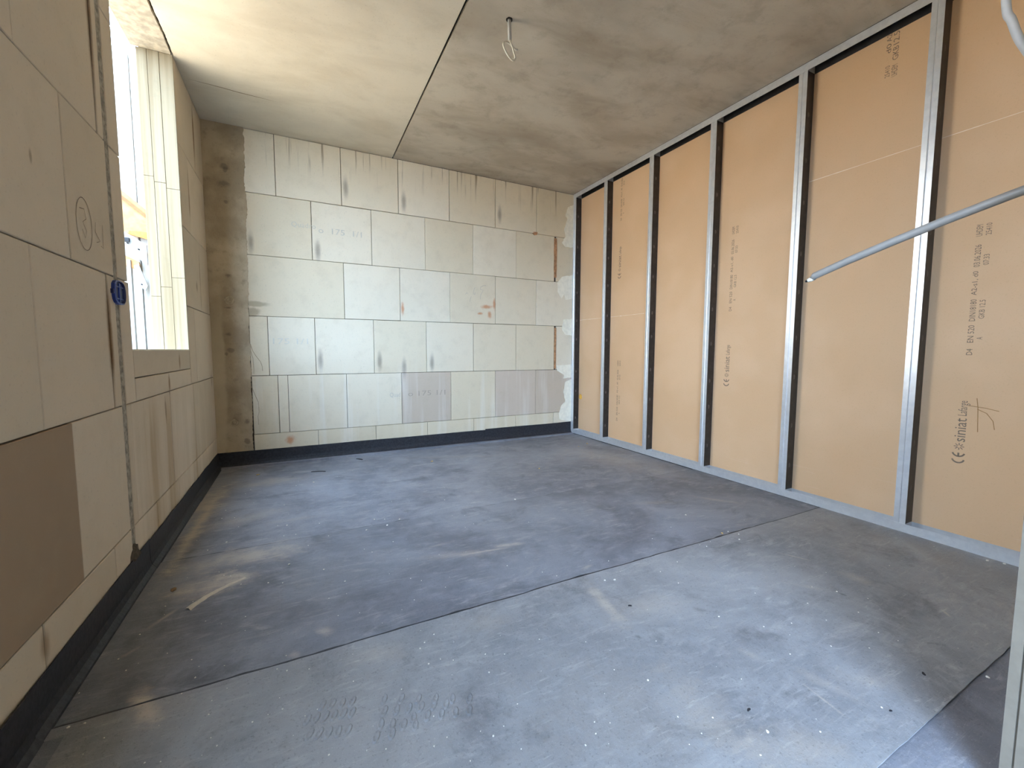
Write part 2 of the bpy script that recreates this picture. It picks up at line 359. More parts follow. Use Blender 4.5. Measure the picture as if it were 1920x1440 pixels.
def wob(t, amp, freq=3.0, seed=0.0):
    return amp*(mnoise.noise(Vector((t*freq, seed, 0.3)))*1.2 + 0.5*mnoise.noise(Vector((t*freq*4, seed+5, 1.7))) + 0.35*mnoise.noise(Vector((t*freq*13, seed+9, 2.1))))
def text(name, body, origin, du, dv, length, height, mat, parent, lift):
    """flat print: reading direction du, letter-up direction dv, offset along lift"""
    cu = bpy.data.curves.new(name, 'FONT'); cu.body = body; cu.size = 1.0; cu.resolution_u = 2
    t = bpy.data.objects.new(name, cu); COL.objects.link(t)
    dg = bpy.context.evaluated_depsgraph_get(); me = bpy.data.meshes.new_from_object(t.evaluated_get(dg))
    bpy.data.objects.remove(t); bpy.data.curves.remove(cu)
    xs = [v.co.x for v in me.vertices]; ys = [v.co.y for v in me.vertices]
    x0, x1, y0, y1 = min(xs), max(xs), min(ys), max(ys)
    o, du, dv, lf = Vector(origin), Vector(du), Vector(dv), Vector(lift)
    for v in me.vertices:
        v.co = o + lf + du*((v.co.x-x0)/(x1-x0)*length) + dv*((v.co.y-y0)/(y1-y0)*height)
    me.materials.clear()
    return link(name, me, mat, parent)
def strokes(name, lines, w, axis, face, mat, parent):
    """hand-drawn lines as thin flat ribbons lying on the plane axis=face (points are (u,z))"""
    V, Fc = [], []
    for pts in lines:
        k = len(V); n = len(pts)
        for i, (u, z) in enumerate(pts):
            a, b = pts[max(i-1, 0)], pts[min(i+1, n-1)]; d = Vector((b[0]-a[0], b[1]-a[1])); d.normalize()
            for s in (-1, 1):
                q = (u - d.y*w/2*s, z + d.x*w/2*s); V.append((face, q[0], q[1]) if axis == 0 else (q[0], face, q[1]))
        for i in range(n-1): Fc.append((k+2*i, k+2*i+1, k+2*i+3, k+2*i+2))
    return obj(name, V, Fc, mat, parent)

# ================================================================== FLOOR
floor = struct(boxes('floor', [(-0.80, 3.0, -.56, 4.33, -0.25, -0.010)], M_SLAB), 'concrete floor slab covered with grey bitumen sheets')
def sheet(y0, y1, z0, z1, mat, seed):
    N = 90; x0, x1 = XL+0.002, XR+0.085; top = []; bot = []
    for i in range(N+1):
        x = x0+(x1-x0)*i/N
        bot.append((x, y0 + (wob(x, .006, 2.2, seed) if y0 > 0.3 else 0))); top.append((x, y1 + (wob(x, .006, 2.2, seed+1) if y1 < 4.1 else 0)))
    V = []; Fc = []
    for i in range(N+1):
        for (x, y) in (bot[i], top[i]):
            V.append((x, y, z0)); V.append((x, y, z1))
    for i in range(N):
        a, b = 4*i, 4*i+4
        Fc += [(a+1, b+1, b+3, a+3), (a, a+2, b+2, b), (a, b, b+1, a+1), (a+2, a+3, b+3, b+2)]
    Fc += [(0, 1, 3, 2), (4*N, 4*N+2, 4*N+3, 4*N+1)]
    return obj('membrane_sheet', V, Fc, mat, floor)
sheet(YN-0.19, 0.470, -0.010, -0.0035, M_FLOOR1, 1)
sheet(1.395, 2.385, -0.0035, 0.0, M_FLOOR1, 3)
near_sheet = sheet(0.438, 1.424, 0.0, 0.0035, M_FLOOR2, 2)
sheet(2.350, 3.275, -0.0065, -0.0035, M_FLOOR3, 4)
sheet(3.245, YB-0.002, -0.010, -0.0065, M_FLOOR3, 6)
def floor_z(y):
    return -.0035 if y < .44 else .0035 if y < 1.42 else 0.0 if y < 2.385 else -.0035 if y < 3.27 else -.0065
def seam_bead(y, z, x0, x1, w, seed, thresh):
    """black bitumen squeezed out along a sheet edge, broken into runs"""
    V, Fc = [], []; n = int((x1-x0)*60); run = False
    for i in range(n+1):
        x = x0+(x1-x0)*i/n; on_ = mnoise.noise(Vector((x*2.1, seed, 0))) > thresh
        yy = y + wob(x, .006, 2.2, seed)+.001
        ww = w*(.6+.6*abs(mnoise.noise(Vector((x*9, seed+2, 0)))))
        V += [(x, yy-ww*.3, z), (x, yy+ww*.35, z+.0016), (x, yy+ww, z)]
        if run and on_:
            k = len(V)-6; Fc += [(k, k+1, k+4, k+3), (k+1, k+2, k+5, k+4)]
        run = on_
    o = obj('seam_bead', V, Fc, M_UPSTAND, floor); o['label'] = 'black bitumen bead along a sheet seam'
seam_bead(1.424, 0.0, XL+.03, XR, .016, 3, -.75); seam_bead(2.385, -.0035, XL+.03, XR, .015, 4, -.2); seam_bead(3.275, -.0065, XL+.03, .6, .011, 5, -.15)
# boot-sole impressions pressed into the dusty sheet: one relief
def boot_print():
    V, Fc = [], []
    def oval(c, a, b, rot, h):
        k = len(V); n = 10
        for rad, hh in ((1.25, 0.0), (1.0, h), (0.62, h*0.15)):
            for i in range(n):
                an = 2*math.pi*i/n; u, v = math.cos(an)*a*rad, math.sin(an)*b*rad
                V.append((c.x+u*math.cos(rot)-v*math.sin(rot), c.y+u*math.sin(rot)+v*math.cos(rot), 0.0035+hh))
        for q in (0, n):
            for i in range(n): Fc.append((k+q+i, k+q+(i+1) % n, k+q+n+(i+1) % n, k+q+n+i))
        Fc.append(tuple(k+2*n+i for i in range(n)))
    rows = [((604, 1325), (660, 1318), 4), ((576, 1352), (660, 1338), 6), ((580, 1380), (652, 1372), 5), ((705, 1385), (735, 1378), 2), ((714, 1360), (778, 1362), 4), ((720, 1336), (836, 1322), 6), ((775, 1348), (880, 1334), 5), ((720, 1313), (880, 1312), 6)]
    for (a, b), (c, d), n in rows:
        for i in range(n):
            t = i/max(1, n-1); p = pF(a+(c-a)*t, b+(d-b)*t)
            oval(p, 0.016, 0.0075, 1.15+random.uniform(-.15, .15), 0.0042)
    o = obj('boot_print', V, Fc, M_FLOOR2, near_sheet, True); o['kind'] = 'stuff'; o['label'] = 'boot sole print pressed into the dusty sheet'
boot_print()
# lifted plaster ridge on the sheet
def ridge():
    a, b = pF(352, 1143), pF(460, 1083); d = (b-a); L = d.length; t = d.normalized(); nrm = Vector((-t.y, t.x, 0)); V = []; Fc = []; N = 24
    for i in range(N+1):
        s = i/N; c = a + t*(L*s) + nrm*(0.03*math.sin(s*math.pi)*0.6 + wob(s*3, .004, 2, 3)); w = 0.013*(1-0.6*s)+0.003; h = 0.007*(1-0.7*s)
        for k, (u, z) in enumerate(((-w, 0), (-w*.2, h), (w*.6, h*.5), (w, 0))):
            V.append((c.x+nrm.x*u, c.y+nrm.y*u, z-.0003))
    for i in range(N):
        for k in range(3): Fc.append((4*i+k, 4*i+k+1, 4*i+5+k, 4*i+4+k))
    return tag(obj('plaster_ridge', V, Fc, plain('dusty_plaster', lin(196, 184, 164), .9, var=.1, bump=.4), None), 'thin pale plaster ridge dried on the floor near the left wall', 'plaster')
ridge()

# ================================================================== CEILING
ceil = struct(boxes('ceiling', [(-0.795, 3.1, -.56, 4.4, 2.775, 3.0)], M_DARK), 'raw concrete ceiling of precast slabs')
def ragged_edge(y0, y1, x, amp, freq, seed, n=140, skew=0.0):
    return [(x+wob(y0+(y1-y0)*i/n, amp, freq, seed)+skew*((i/n)), y0+(y1-y0)*i/n) for i in range(n+1)]
e1 = [(XL-0.02, -.55)] + [(XL-0.02, WY0-0.02)] + ragged_edge(WY0-0.02, WY1+.005, XL+0.004, 0.006, 4, 2) + [(XL-0.02, WY1+.006), (XL-0.02, YB+0.01)]
slab_poly('ceiling_slab', e1 + [(0.836, YB+0.01), (0.801, -.55)], 2, ZC, 2.80, M_CEIL_A, ceil)
slab_poly('ceiling_slab', [(0.822, -.55), (0.848, YB+0.01), (3.0, YB+0.01), (3.0, -.55)], 2, ZC+.001, 2.80, M_CEIL_B, ceil)
slab_poly('window_soffit', ragged_edge(WY0-.03, WY1-.002, XL-0.010, 0.006, 4, 2.4) + [(XL-0.20, WY1-.002), (XL-0.20, WY0-.03)], 2, ZC+.002, 2.80, M_SOFFIT, ceil)
# pencil-thin scar in the pale slab
def scar():
    a, b = on(350, 148, 2, ZC), on(518, 190, 2, ZC)
    n = 24; V = []; Fc = []
    for i in range(n+1):
        p = a.lerp(b, i/n); y = p.y + wob(p.x, .01, 2, 8); w = .004*math.sin(math.pi*(i+.4)/(n+.8))
        V += [(p.x, y-w, ZC-.0006), (p.x, y+w, ZC-.0006)]
    for i in range(n): Fc.append((2*i, 2*i+1, 2*i+3, 2*i+2))
    obj('slab_scar', V, Fc, plain('slab_scar_stain', lin(120, 104, 82), .9), ceil)
scar()

# ================================================================== WALL LEFT
T = 0.175
wl = struct(boxes('wall_left', [
    (XL-T, XL-.016, -.55, VY0, 0, ZC), (XL-T, XL-.016, VY1, WY0, 0, ZC), (XL-T, XL-.016, VY0, VY1, 0, WZ0-.004), (XL-T, XL-.016, VY0, VY1, VZ1, ZC), (XL-T, XL-.016, WY1, YB+.2, 0, ZC), (XL-T, XL-.016, WY0, WY1, 0, WZ0-.004)], M_MORTAR), 'pale sand-lime block wall with window opening')
CH0, CH1 = 2.160, 2.200   # cable chase
def lrow(z0, z1, ys, mats=None, skip_win=True, ch=True):
    for i in range(len(ys)-1):
        a, b = ys[i], ys[i+1]; mat = (mats or {}).get(i, M_BLOCK_L)
        segs = [(a, b)]
        if ch and a < CH1 and b > CH0: segs = [(a, CH0), (CH1, b)]
        for s in segs:
            if s[1]-s[0] > .012: block(s[0], s[1], z0, z1, 0, XL, -1, .03, mat, wl, lift=random.uniform(-.0012, .0012))
lrow(0, .25, [-.55, 0, .5, 1.0, 1.5, 1.985, 2.51, 2.92, 3.30, 3.72, YB])
lrow(.25, .75, [-.55, -.26, .24, .74, 1.24, 1.742, 2.25, 2.84, 3.40, YB], {4: M_BLOCK_BROWN})
lrow(.75, 1.25, [-.55, VY0]); lrow(.75, WZ0, [VY0, .5, VY1]); lrow(.75, 1.25, [VY1, 1.082, 1.585, 2.080]); lrow(.75, 1.25, [2.092, WY0])
lrow(.75, .85, [WY0, 2.842, WY1]); lrow(.85, WZ0, [WY0, 3.09, WY1])
lrow(.75, 1.25, [WY1, 3.55, YB])
lrow(1.25, 1.75, [-.55, -.19, VY0]); lrow(1.25, 1.75, [VY1, 1.315, 1.818, WY0]); lrow(1.25, 1.75, [WY1, 3.822, YB])
lrow(1.75, 2.25, [-.55, VY0]); lrow(1.75, 2.25, [VY1, 1.09, 1.59, 2.096]); lrow(1.75, 2.25, [2.108, WY0]); lrow(1.75, 2.25, [WY1, 3.595, YB])
lrow(2.25, ZC-.002, [-.55, -.17, .33, .83, 1.33, 1.82, WY0]); lrow(2.25, ZC-.002, [WY1, 3.857, YB])
# mortar-filled cable chase, two runs above and below the socket box
def chase(z0, z1, w0, w1, seed):
    n = 60; V = []; Fc = []
    for i in range(n+1):
        z = z0+(z1-z0)*i/n; c = 2.180 + wob(z, .002, 2, seed); w = (w0+(w1-w0)*i/n)/2
        for k, (dy, dx) in enumerate(((-w, -.018), (-w, -.0025), (0, -.0035), (w, -.0025), (w, -.018))):
            V.append((XL+dx+wob(z+dy, .0008, 9, seed+k), c+dy, z))
    for i in range(n):
        for k in range(4): Fc.append((5*i+k, 5*i+k+1, 5*i+6+k, 5*i+5+k))
    return obj('chase_filling', V, Fc, M_CHASE, wl)
chase(1.232, ZC, .044, .044, 1); chase(.145, 1.152, .044, .044, 7)
obj('mortar_lump', *(lambda: ([(XL-.004, 2.11, .12), (XL-.004, 2.25, .12), (XL-.004, 2.24, .165), (XL-.004, 2.18, .185), (XL-.004, 2.12, .16), (XL+.012, 2.15, .125), (XL+.014, 2.21, .13), (XL+.008, 2.18, .165)], [(0, 1, 6, 5), (1, 2, 7, 6), (2, 3, 7), (3, 4, 7), (4, 0, 5, 7), (5, 6, 7)]))(), M_MORTAR, wl)
# far window reveal: vertical concrete boards with narrow joints, in two lifts
ru = [XL-T-.002, XL-T+.05, XL-T+.107, XL-.0005]
for i in range(3):
    zs = [WZ0-.003, 1.30+.06*i, 2.02-.03*i, ZC+.001]
    for j in range(3):
        if i == 1 and j == 0: pass
        block(ru[i], ru[i+1], zs[j], zs[j+1], 1, WY1-.006, 1, .012, M_REVEAL, wl, 'reveal_panel', gap=.0008, ch=.0012, lift=random.uniform(-.0008, .0008))
boxes('window_sill_bed', [(XL-T-.01, XL+.001, WY0, WY1-.006, WZ0-.006, WZ0)], M_PLASTER, wl)
# pencil marks: ring with a squiggle
c = pL(157, 420)
ring = [(c.y+.058*math.cos(a), c.z+.085*math.sin(a)) for a in [i*math.pi/14 for i in range(29)]]
sq = [(c.y-.03, c.z+.045), (c.y+.005, c.z+.05), (c.y+.015, c.z+.02), (c.y-.012, c.z+.005), (c.y+.012, c.z-.02), (c.y+.0, c.z-.045), (c.y-.018, c.z-.02)]
s1 = [(c.y+.09, c.z+.03), (c.y+.085, c.z-.005), (c.y+.12, c.z-.03), (c.y+.09, c.z-.04)]; s2 = [(c.y+.15, c.z+.035), (c.y+.145, c.z-.05), (c.y+.125, c.z-.045)]
strokes('pencil_mark', [ring, sq, s1, s2], .0028, 0, XL+.0019, plain('pencil_on_block', lin(128, 114, 98), .9), wl)

# blue flush socket box
def socket_box():
    t = empty('socket_box', (XL, 2.184, 1.192)); a, b = .058, .046
    def ringv(r, x, n=20):
        out = []
        for i in range(n):
            an = 2*math.pi*i/n; cx, cz = math.cos(an), math.sin(an)
            q = 3.2; k = (abs(cx)**q+abs(cz)**q)**(-1/q); out.append((x, cx*k*a*r, cz*k*b*r))
        return out
    n = 20; V = ringv(1, -.008) + ringv(1.0, .010) + ringv(.90, .012); Fc = []
    for q in (0, n):
        for i in range(n): Fc.append((q+i, q+(i+1) % n, q+n+(i+1) % n, q+n+i))
    obj('rim', V, Fc, M_BLUE, t)
    V = ringv(.90, .012) + ringv(.86, .004); Fc = [(i, (i+1) % n, n+(i+1) % n, n+i) for i in range(n)] + [tuple(range(n, 2*n))]
    obj('cover', V, Fc, M_BLUE_D, t)
    boxes('cover_rib', [(.003, .0085, -.0025, .0025, -.036, .036), (.003, .0075, -.04, .04, .02, .024), (.003, .0075, -.04, .04, -.026, -.022)], M_BLUE, t)
    boxes('side_lug', [(-.004, .009, -.066, -.056, -.009, .008)], M_BLUE_D, t)
    tag(t, 'blue plastic flush socket box in the left block wall beside the window', 'socket box')
socket_box()

# ================================================================== WALL BACK
wb = struct(boxes('wall_back', [(XL-.02, XR+.1, YB+.016, YB+.18, 0, ZC)], M_MORTAR), 'white sand-lime block wall with a concrete column')
bx0 = -0.1131
def brow(z0, z1, xs, damp=()):
    out = []
    for i in range(len(xs)-1):
        out.append(block(xs[i], xs[i+1], z0, z1, 1, YB, 1, .03, M_BLOCK_DAMP if i in damp else M_BLOCK_B, wb, lift=random.uniform(-.0012, .0012), gap=random.choice((.0014, .002, .0026))))
    return out
cols = lambda k: [bx0+.5*(k+i) for i in range(6)]
CXE = -.36
brow(2.254, ZC-.002, [CXE, bx0-.012] ); brow(2.254, ZC-.002, [bx0-.012]+cols(1)[:5]+[XR+.09])
r2 = brow(1.754, 2.254, [CXE]+cols(.5)[:5]+[2.622]); brow(1.754, 2.254, [2.645, XR+.09])
brow(1.254, 1.754, [CXE]+cols(1)[:5]+[XR+.09])
brow(.754, 1.254, [CXE, -.225]+cols(.5)[:5]+[2.630]); brow(.754, 1.254, [2.655, XR+.09])
r5 = brow(.254, .754, [CXE, -.165, -.09]+cols(1)[:5]+[XR+.09], damp=(4, 6, 7))
brow(0, .254, [CXE]+cols(.5)[:5]+[2.63, XR+.09])
text('block_print', 'Quadro', (pB(546, 426).x, YB, pB(546, 426).z), (1, 0, 0), (0, 0, 1), .19, .05, M_INK_BLOCK, wb, (0, -.0022, 0))
text('block_print', 'o  175  1/1', (pB(597, 434).x, YB, pB(600, 437).z), (1, 0, 0), (0, 0, 1), .36, .05, M_INK_BLOCK, wb, (0, -.0022, 0))
text('block_print', 'o 175 1/1', (pB(765, 743).x, YB, pB(765, 743).z), (1, 0, 0), (0, 0, 1), .38, .05, plain('damp_block_ink', lin(172, 158, 140), .9, var=.05), wb, (0, -.0022, 0))
text('block_print', 'Quad', (pB(731, 746).x, YB, pB(731, 746).z), (1, 0, 0), (0, 0, 1), .10, .05, M_INK_BLOCK, wb, (0, -.0022, 0))
text('block_print', '175 1/1', (pB(512, 645).x, YB, pB(512, 645).z), (1, 0, 0), (0, 0, 1), .27, .05, plain('very_faint_ink', lin(210, 202, 184), .9, var=.04), wb, (0, -.0022, 0))
hw = lambda pts: [(pB(860+x/18, 530+y/18).x, pB(860+x/18, 530+y/18).z) for x, y in pts]
strokes('pencil_mark', [hw([(225, 395), (280, 335), (310, 390)]), hw([(420, 460), (390, 560), (370, 640)]), hw([(555, 155), (510, 250), (495, 390), (540, 410), (570, 320), (520, 390)]),
                        hw([(920, 95), (830, 105), (735, 150), (730, 225), (780, 245), (830, 250), (790, 330), (740, 420), (728, 560)])], .0032, 1, YB-.0022, M_PENCIL, wb)
# concrete column with ragged right edge
edge = []
ctl = [(2.745, -.341), (2.5, -.336), (2.333, -.35), (2.083, -.338), (1.869, -.350), (1.568, -.347), (1.219, -.357), (.865, -.360), (.551, -.361), (.12, -.369)]
for i in range(200):
    z = .10+(ZC-.10)*i/199
    for (za, xa), (zb, xb) in zip(ctl, ctl[1:]):
        if zb <= z <= za or (z > ctl[0][0] and za == ctl[0][0]) or (z < ctl[-1][0] and zb == ctl[-1][0]):
            x = xa+(xb-xa)*(za-z)/(za-zb); break
    edge.append((x+wob(z, .009, 7, 4)+random.uniform(-.003, .003), z))
column = slab_poly('concrete_column', edge + [(XL-.004, ZC), (XL-.004, .10)], 1, YB-.004, YB+.02, M_COLUMN, wb)
def tie_hole(px, py, r):
    p = pB(px, py); n = 18; V = []; Fc = []
    for rad, y in ((1.9, -.0042), (1.75, -.0072), (1.1, -.0065), (.95, -.0035), (.55, -.0045)):
        for i in range(n):
            an = 2*math.pi*i/n; k = rad*r*(1+(.12*mnoise.noise(Vector((math.cos(an)*2, math.sin(an)*2, px))) if rad > 1.3 else 0))
            V.append((p.x+k*math.cos(an), YB+y, p.z+k*math.sin(an)))
    for q in range(4):
        for i in range(n): Fc.append((q*n+i, q*n+(i+1) % n, (q+1)*n+(i+1) % n, (q+1)*n+i))
    Fc.append(tuple(range(4*n, 5*n)))
    return obj('tie_hole', V, Fc, plain('tie_hole_mortar', lin(172, 156, 128), .9, var=.2, bump=.5), column)
tie_hole(430, 563, .020); tie_hole(440, 792, .016)
# crumbs of mortar along the column's edge and hairline cracks in the filler
def crack(pts, w=.004):
    strokes('plaster_crack', [[(pB(380+x/4, 540+y/4).x, pB(380+x/4, 540+y/4).z) for x, y in pts]], w, 1, YB-.0026, M_DARKLINE, wb)
M_DARKLINE = plain('crack_shadow', lin(166, 146, 118), .95)
crack([(358, 420), (375, 470), (400, 510), (435, 555), (447, 590), (450, 622)]); crack([(360, 470), (378, 530), (384, 600), (384, 645)], .003)
crack([(370, 745), (392, 800), (417, 855)]); crack([(417, 855), (424, 930), (415, 960), (420, 1025)], .003)
# plaster smears beside the stud wall
def smear(pts, ox, oy, k):
    q = [(pB(ox+x*k, oy+y*k).x, pB(ox+x*k, oy+y*k).z) for x, y in pts]; out = []
    for i in range(len(q)):
        a, b = q[i], q[(i+1) % len(q)]
        for j in range(5):
            t = j/5; out.append((a[0]+(b[0]-a[0])*t+random.uniform(-.003, .003), a[1]+(b[1]-a[1])*t+random.uniform(-.004, .004)))
    slab_poly('plaster_smear', out, 1, YB-.0035, YB+.003, M_PLASTER, wb)
K5 = 420/1890
smear([(1600, 560), (1552, 578), (1530, 650), (1548, 680), (1520, 760), (1530, 830), (1500, 880), (1530, 915), (1600, 920)], 720, 260, K5)
smear([(1600, 1150), (1500, 1165), (1465, 1215), (1465, 1290), (1495, 1350), (1520, 1315), (1530, 1360), (1600, 1350)], 720, 260, K5)
smear([(1420, 232), (1345, 238), (1335, 310), (1360, 350), (1420, 358)], 720, 540, .25)
smear([(1420, 572), (1290, 580), (1300, 620), (1350, 655), (1345, 680), (1420, 668)], 720, 540, .25)
smear([(1420, 680), (1360, 700), (1345, 780), (1360, 850), (1330, 880), (1310, 940), (1315, 985), (1420, 1002)], 720, 540, .25)
def filler(x, z0, z1, w, seed):
    n = 26; Lp, Rp = [], []
    for i in range(n+1):
        z = z0+(z1-z0)*i/n; ww = w*(.6+.5*abs(mnoise.noise(Vector((z*7, seed, 0))))+.25*math.sin(math.pi*i/n))
        Lp.append((x-ww/2+wob(z, .003, 8, seed), z)); Rp.append((x+ww/2+wob(z, .003, 8, seed+2), z))
    slab_poly('joint_filler', Lp+Rp[::-1], 1, YB-.003, YB+.01, M_FILLER, wb)
filler(2.634, 1.80, 2.235, .045, 1); filler(2.643, .765, 1.235, .028, 4)
p = pB(1004, 438); slab_poly('joint_filler', [(p.x-.04, p.z+.0), (p.x-.015, p.z-.02), (p.x+.02, p.z-.012), (p.x+.025, p.z+.018), (p.x-.005, p.z+.014)], 1, YB-.004, YB+.01, M_FILLER, wb)
# column stub end under slab: thin dark shadow joint between wall and slab is the real gap above the blocks

# ================================================================== BITUMEN UPSTANDS
def upstand(parent, axis, a0, a1, h, seed, foot=.07, wamp=.003, lift=0.0):
    n = max(8, int((a1-a0)*30))
    def sweep(name, prof_of, mat):
        V = []; Fc = []
        for i in range(n+1):
            s = a0+(a1-a0)*i/n; prof = prof_of(s); k = len(prof)
            for d, z in prof:
                d += lift; V.append((XL+.003+d, s, z) if axis == 0 else (s, YB-.003-d, z))
        for i in range(n):
            for j in range(k): Fc.append((k*i+j, k*i+(j+1) % k, k*(i+1)+(j+1) % k, k*(i+1)+j))
        Fc.extend([tuple(range(k)), tuple(range(k*n, k*n+k))])
        return obj(name, V, Fc, mat, parent)
    o = sweep('membrane_strip', lambda s: [(0.0, h+wob(s, wamp, 3, seed)), (.004, h+wob(s, wamp, 3, seed)), (.0055, .045), (.011, .022), (.024, .0065), (.028, -.009), (0.0, -.009)], M_UPSTAND)
    if foot > .03:
        f = sweep('foot_strip', lambda s: [(.020, .0060), (foot+wob(s, .004, 3, seed+3), .0042), (foot+wob(s, .004, 3, seed+3), -.009), (.020, -.009)], M_FLOOR3 if axis else M_FLOOR1)
        f['label'] = 'grey bitumen foot of the upstand lapped onto the floor'
    return o
bl = struct(empty('baseboard_left', (0, 0, 0)), 'black bitumen upstand along the left block wall')
upstand(bl, 0, 1.36, 2.35, .132, 1, .02); upstand(bl, 0, 2.33, 4.14, .128, 5, .02, .007, .001); upstand(bl, 0, YN+.01, 1.385, .135, 9, .06, .003, .004)
bb = struct(empty('baseboard_back', (0, 0, 0)), 'black bitumen upstand along the back wall')
upstand(bb, 1, XL+.006, 1.80, .122, 2, .068, .0015); upstand(bb, 1, 1.765, XR-.004, .132, 7, .062, .0015, .004)

# ================================================================== WALL RIGHT (stud partition)
wr = struct(empty('wall_right', (XR, 2.2, 0)), 'unfinished partition of steel studs and brown plasterboard'); OFF = Vector((-XR, -2.2, 0))
wr.location = (0, 0, 0)
DEP = .075; BX = XR+DEP+.001
def board(y0, y1, z0, z1):
    b = boxes('plasterboard', [(BX, BX+.0125, y0+.001, y1-.001, z0+.001, z1-.001)], M_PAPER, wr); return b
b_far_lo = board(2.94, 4.147, .01, 1.327); b_far_hi = board(2.94, 4.147, 1.327, ZC)
b_mid = board(1.668, 2.94, .01, ZC)
b_near_lo = board(.42, 1.668, .01, 2.048); b_near_hi = board(.42, 1.668, 2.048, ZC); board(.292, .42, .01, ZC)
for y0, y1, z, par in ((2.945, 4.14, 1.327, b_far_lo), (.425, 1.66, 2.048, b_near_lo)):
    n = 60; V = []; Fc = []
    for i in range(n+1):
        y = y0+(y1-y0)*i/n; w = .0016+wob(y, .0009, 14, 3)
        V += [(BX-.0005, y, z-w), (BX-.0005, y, z+w)]
    for i in range(n): Fc.append((2*i, 2*i+1, 2*i+3, 2*i+2))
    obj('cut_edge', V, Fc, M_EDGE, par)
def profile(path, t, lo, hi, name, mat, parent, vertical=True):
    """thin sheet-metal section: open 2D path thickened by t and run from lo to hi"""
    n = len(path); Lp, Rp = [], []
    for i, (x, y) in enumerate(path):
        def dirn(a, b):
            d = Vector((b[0]-a[0], b[1]-a[1])); return d.normalized()
        d1 = dirn(path[max(i-1, 0)], path[max(i-1, 0)+1]); d2 = dirn(path[min(i, n-2)], path[min(i, n-2)+1])
        n1 = Vector((-d1.y, d1.x)); n2 = Vector((-d2.y, d2.x)); m_ = (n1+n2); m_ = m_/max(.35, (1+n1.dot(n2)))
        Lp.append((x+m_.x*t/2, y+m_.y*t/2)); Rp.append((x-m_.x*t/2, y-m_.y*t/2))
    pts = Lp+Rp[::-1]; N2 = len(pts)
    P = (lambda q, s: (q[0], q[1], s)) if vertical else (lambda q, s: (q[0], s, q[1]))
    V = [P(q, lo) for q in pts]+[P(q, hi) for q in pts]
    Fc = [(i, (i+1) % N2, N2+(i+1) % N2, N2+i) for i in range(N2)]
    for i in range(n-1):
        for o_ in (0, N2): Fc.append((o_+i, o_+i+1, o_+N2-2-i, o_+N2-1-i))
    return obj(name, V, Fc, mat, parent)
HT = .050
def crimp(parent, y, z):
    if 'crimp' not in _cache:
        V = []; Fc = []; n = 10
        for r_, d in ((1, 0), (.6, -.0016), (.2, -.002)):
            for i in range(n): V.append((.009*r_*math.cos(2*math.pi*i/n), d, .016*r_*math.sin(2*math.pi*i/n)))
        for q in (0, n):
            for i in range(n): Fc.append((q+i, q+(i+1) % n, q+n+(i+1) % n, q+n+i))
        Fc.append(tuple(range(2*n, 3*n)))
        me = bpy.data.meshes.new('crimp'); me.from_pydata(V, [], Fc); me.materials.append(plain('dull_steel', lin(104, 100, 98), .4, .4)); _cache['crimp'] = me
    link('crimp', _cache['crimp'], None, parent, (XR+.030, y, z))
for y0 in (.395, 1.018, 1.645, 2.283, 2.916, 3.548, 4.093):
    w = .050; x = XR+.0013
    path = [(x+.007, y0+w), (x, y0+w), (x, y0+.0285), (x+.003, y0+.025), (x, y0+.0215), (x, y0), (XR+DEP, y0), (XR+DEP, y0+w-.003), (XR+DEP-.007, y0+w-.003)]
    s = profile(path, .0012, .004, ZC-.006, 'stud', M_STEEL, wr)
    wf = boxes('web_shade', [(x+.0012, XR+DEP-.001, y0-.0012, y0-.0005, HT+.002, ZC-HT-.002)], M_STEEL_SHADE, s); wf['label'] = 'dark plate painting shade onto the side of the stud'  # thin plate carrying the profile's shade as a dark colour
    for k in range(9): crimp(wf, y0-.0013, .22+.28*k+random.uniform(-.05, .05))
HT = .050
profile([(XR, HT), (XR, .004), (XR+DEP+.0005, .004), (XR+DEP+.0005, HT)], .0012, .292, YB-.004, 'floor_track', M_STEEL, wr, False)
ct = profile([(XR, ZC-HT), (XR, ZC-.004), (XR+DEP+.0005, ZC-.004), (XR+DEP+.0005, ZC-HT)], .0012, .292, YB-.004, 'ceiling_track', M_STEEL, wr, False)
boxes('track_shade', [(XR+DEP-.0012, XR+DEP-.0002, .293, YB-.005, ZC-HT-.004, ZC-.006), (XR+.001, XR+DEP-.001, .293, YB-.005, ZC-.0056, ZC-.0048)], M_STEEL_SHADE, ct)  # shade inside the ceiling track, painted as dark strips
boxes('sealing_tape', [(XR+.003, XR+DEP-.002, .292, YB-.004, -.003, .0034), (XR+.003, XR+DEP-.002, .292, YB-.004, ZC-.0034, ZC+.001)], M_BLACK, wr)
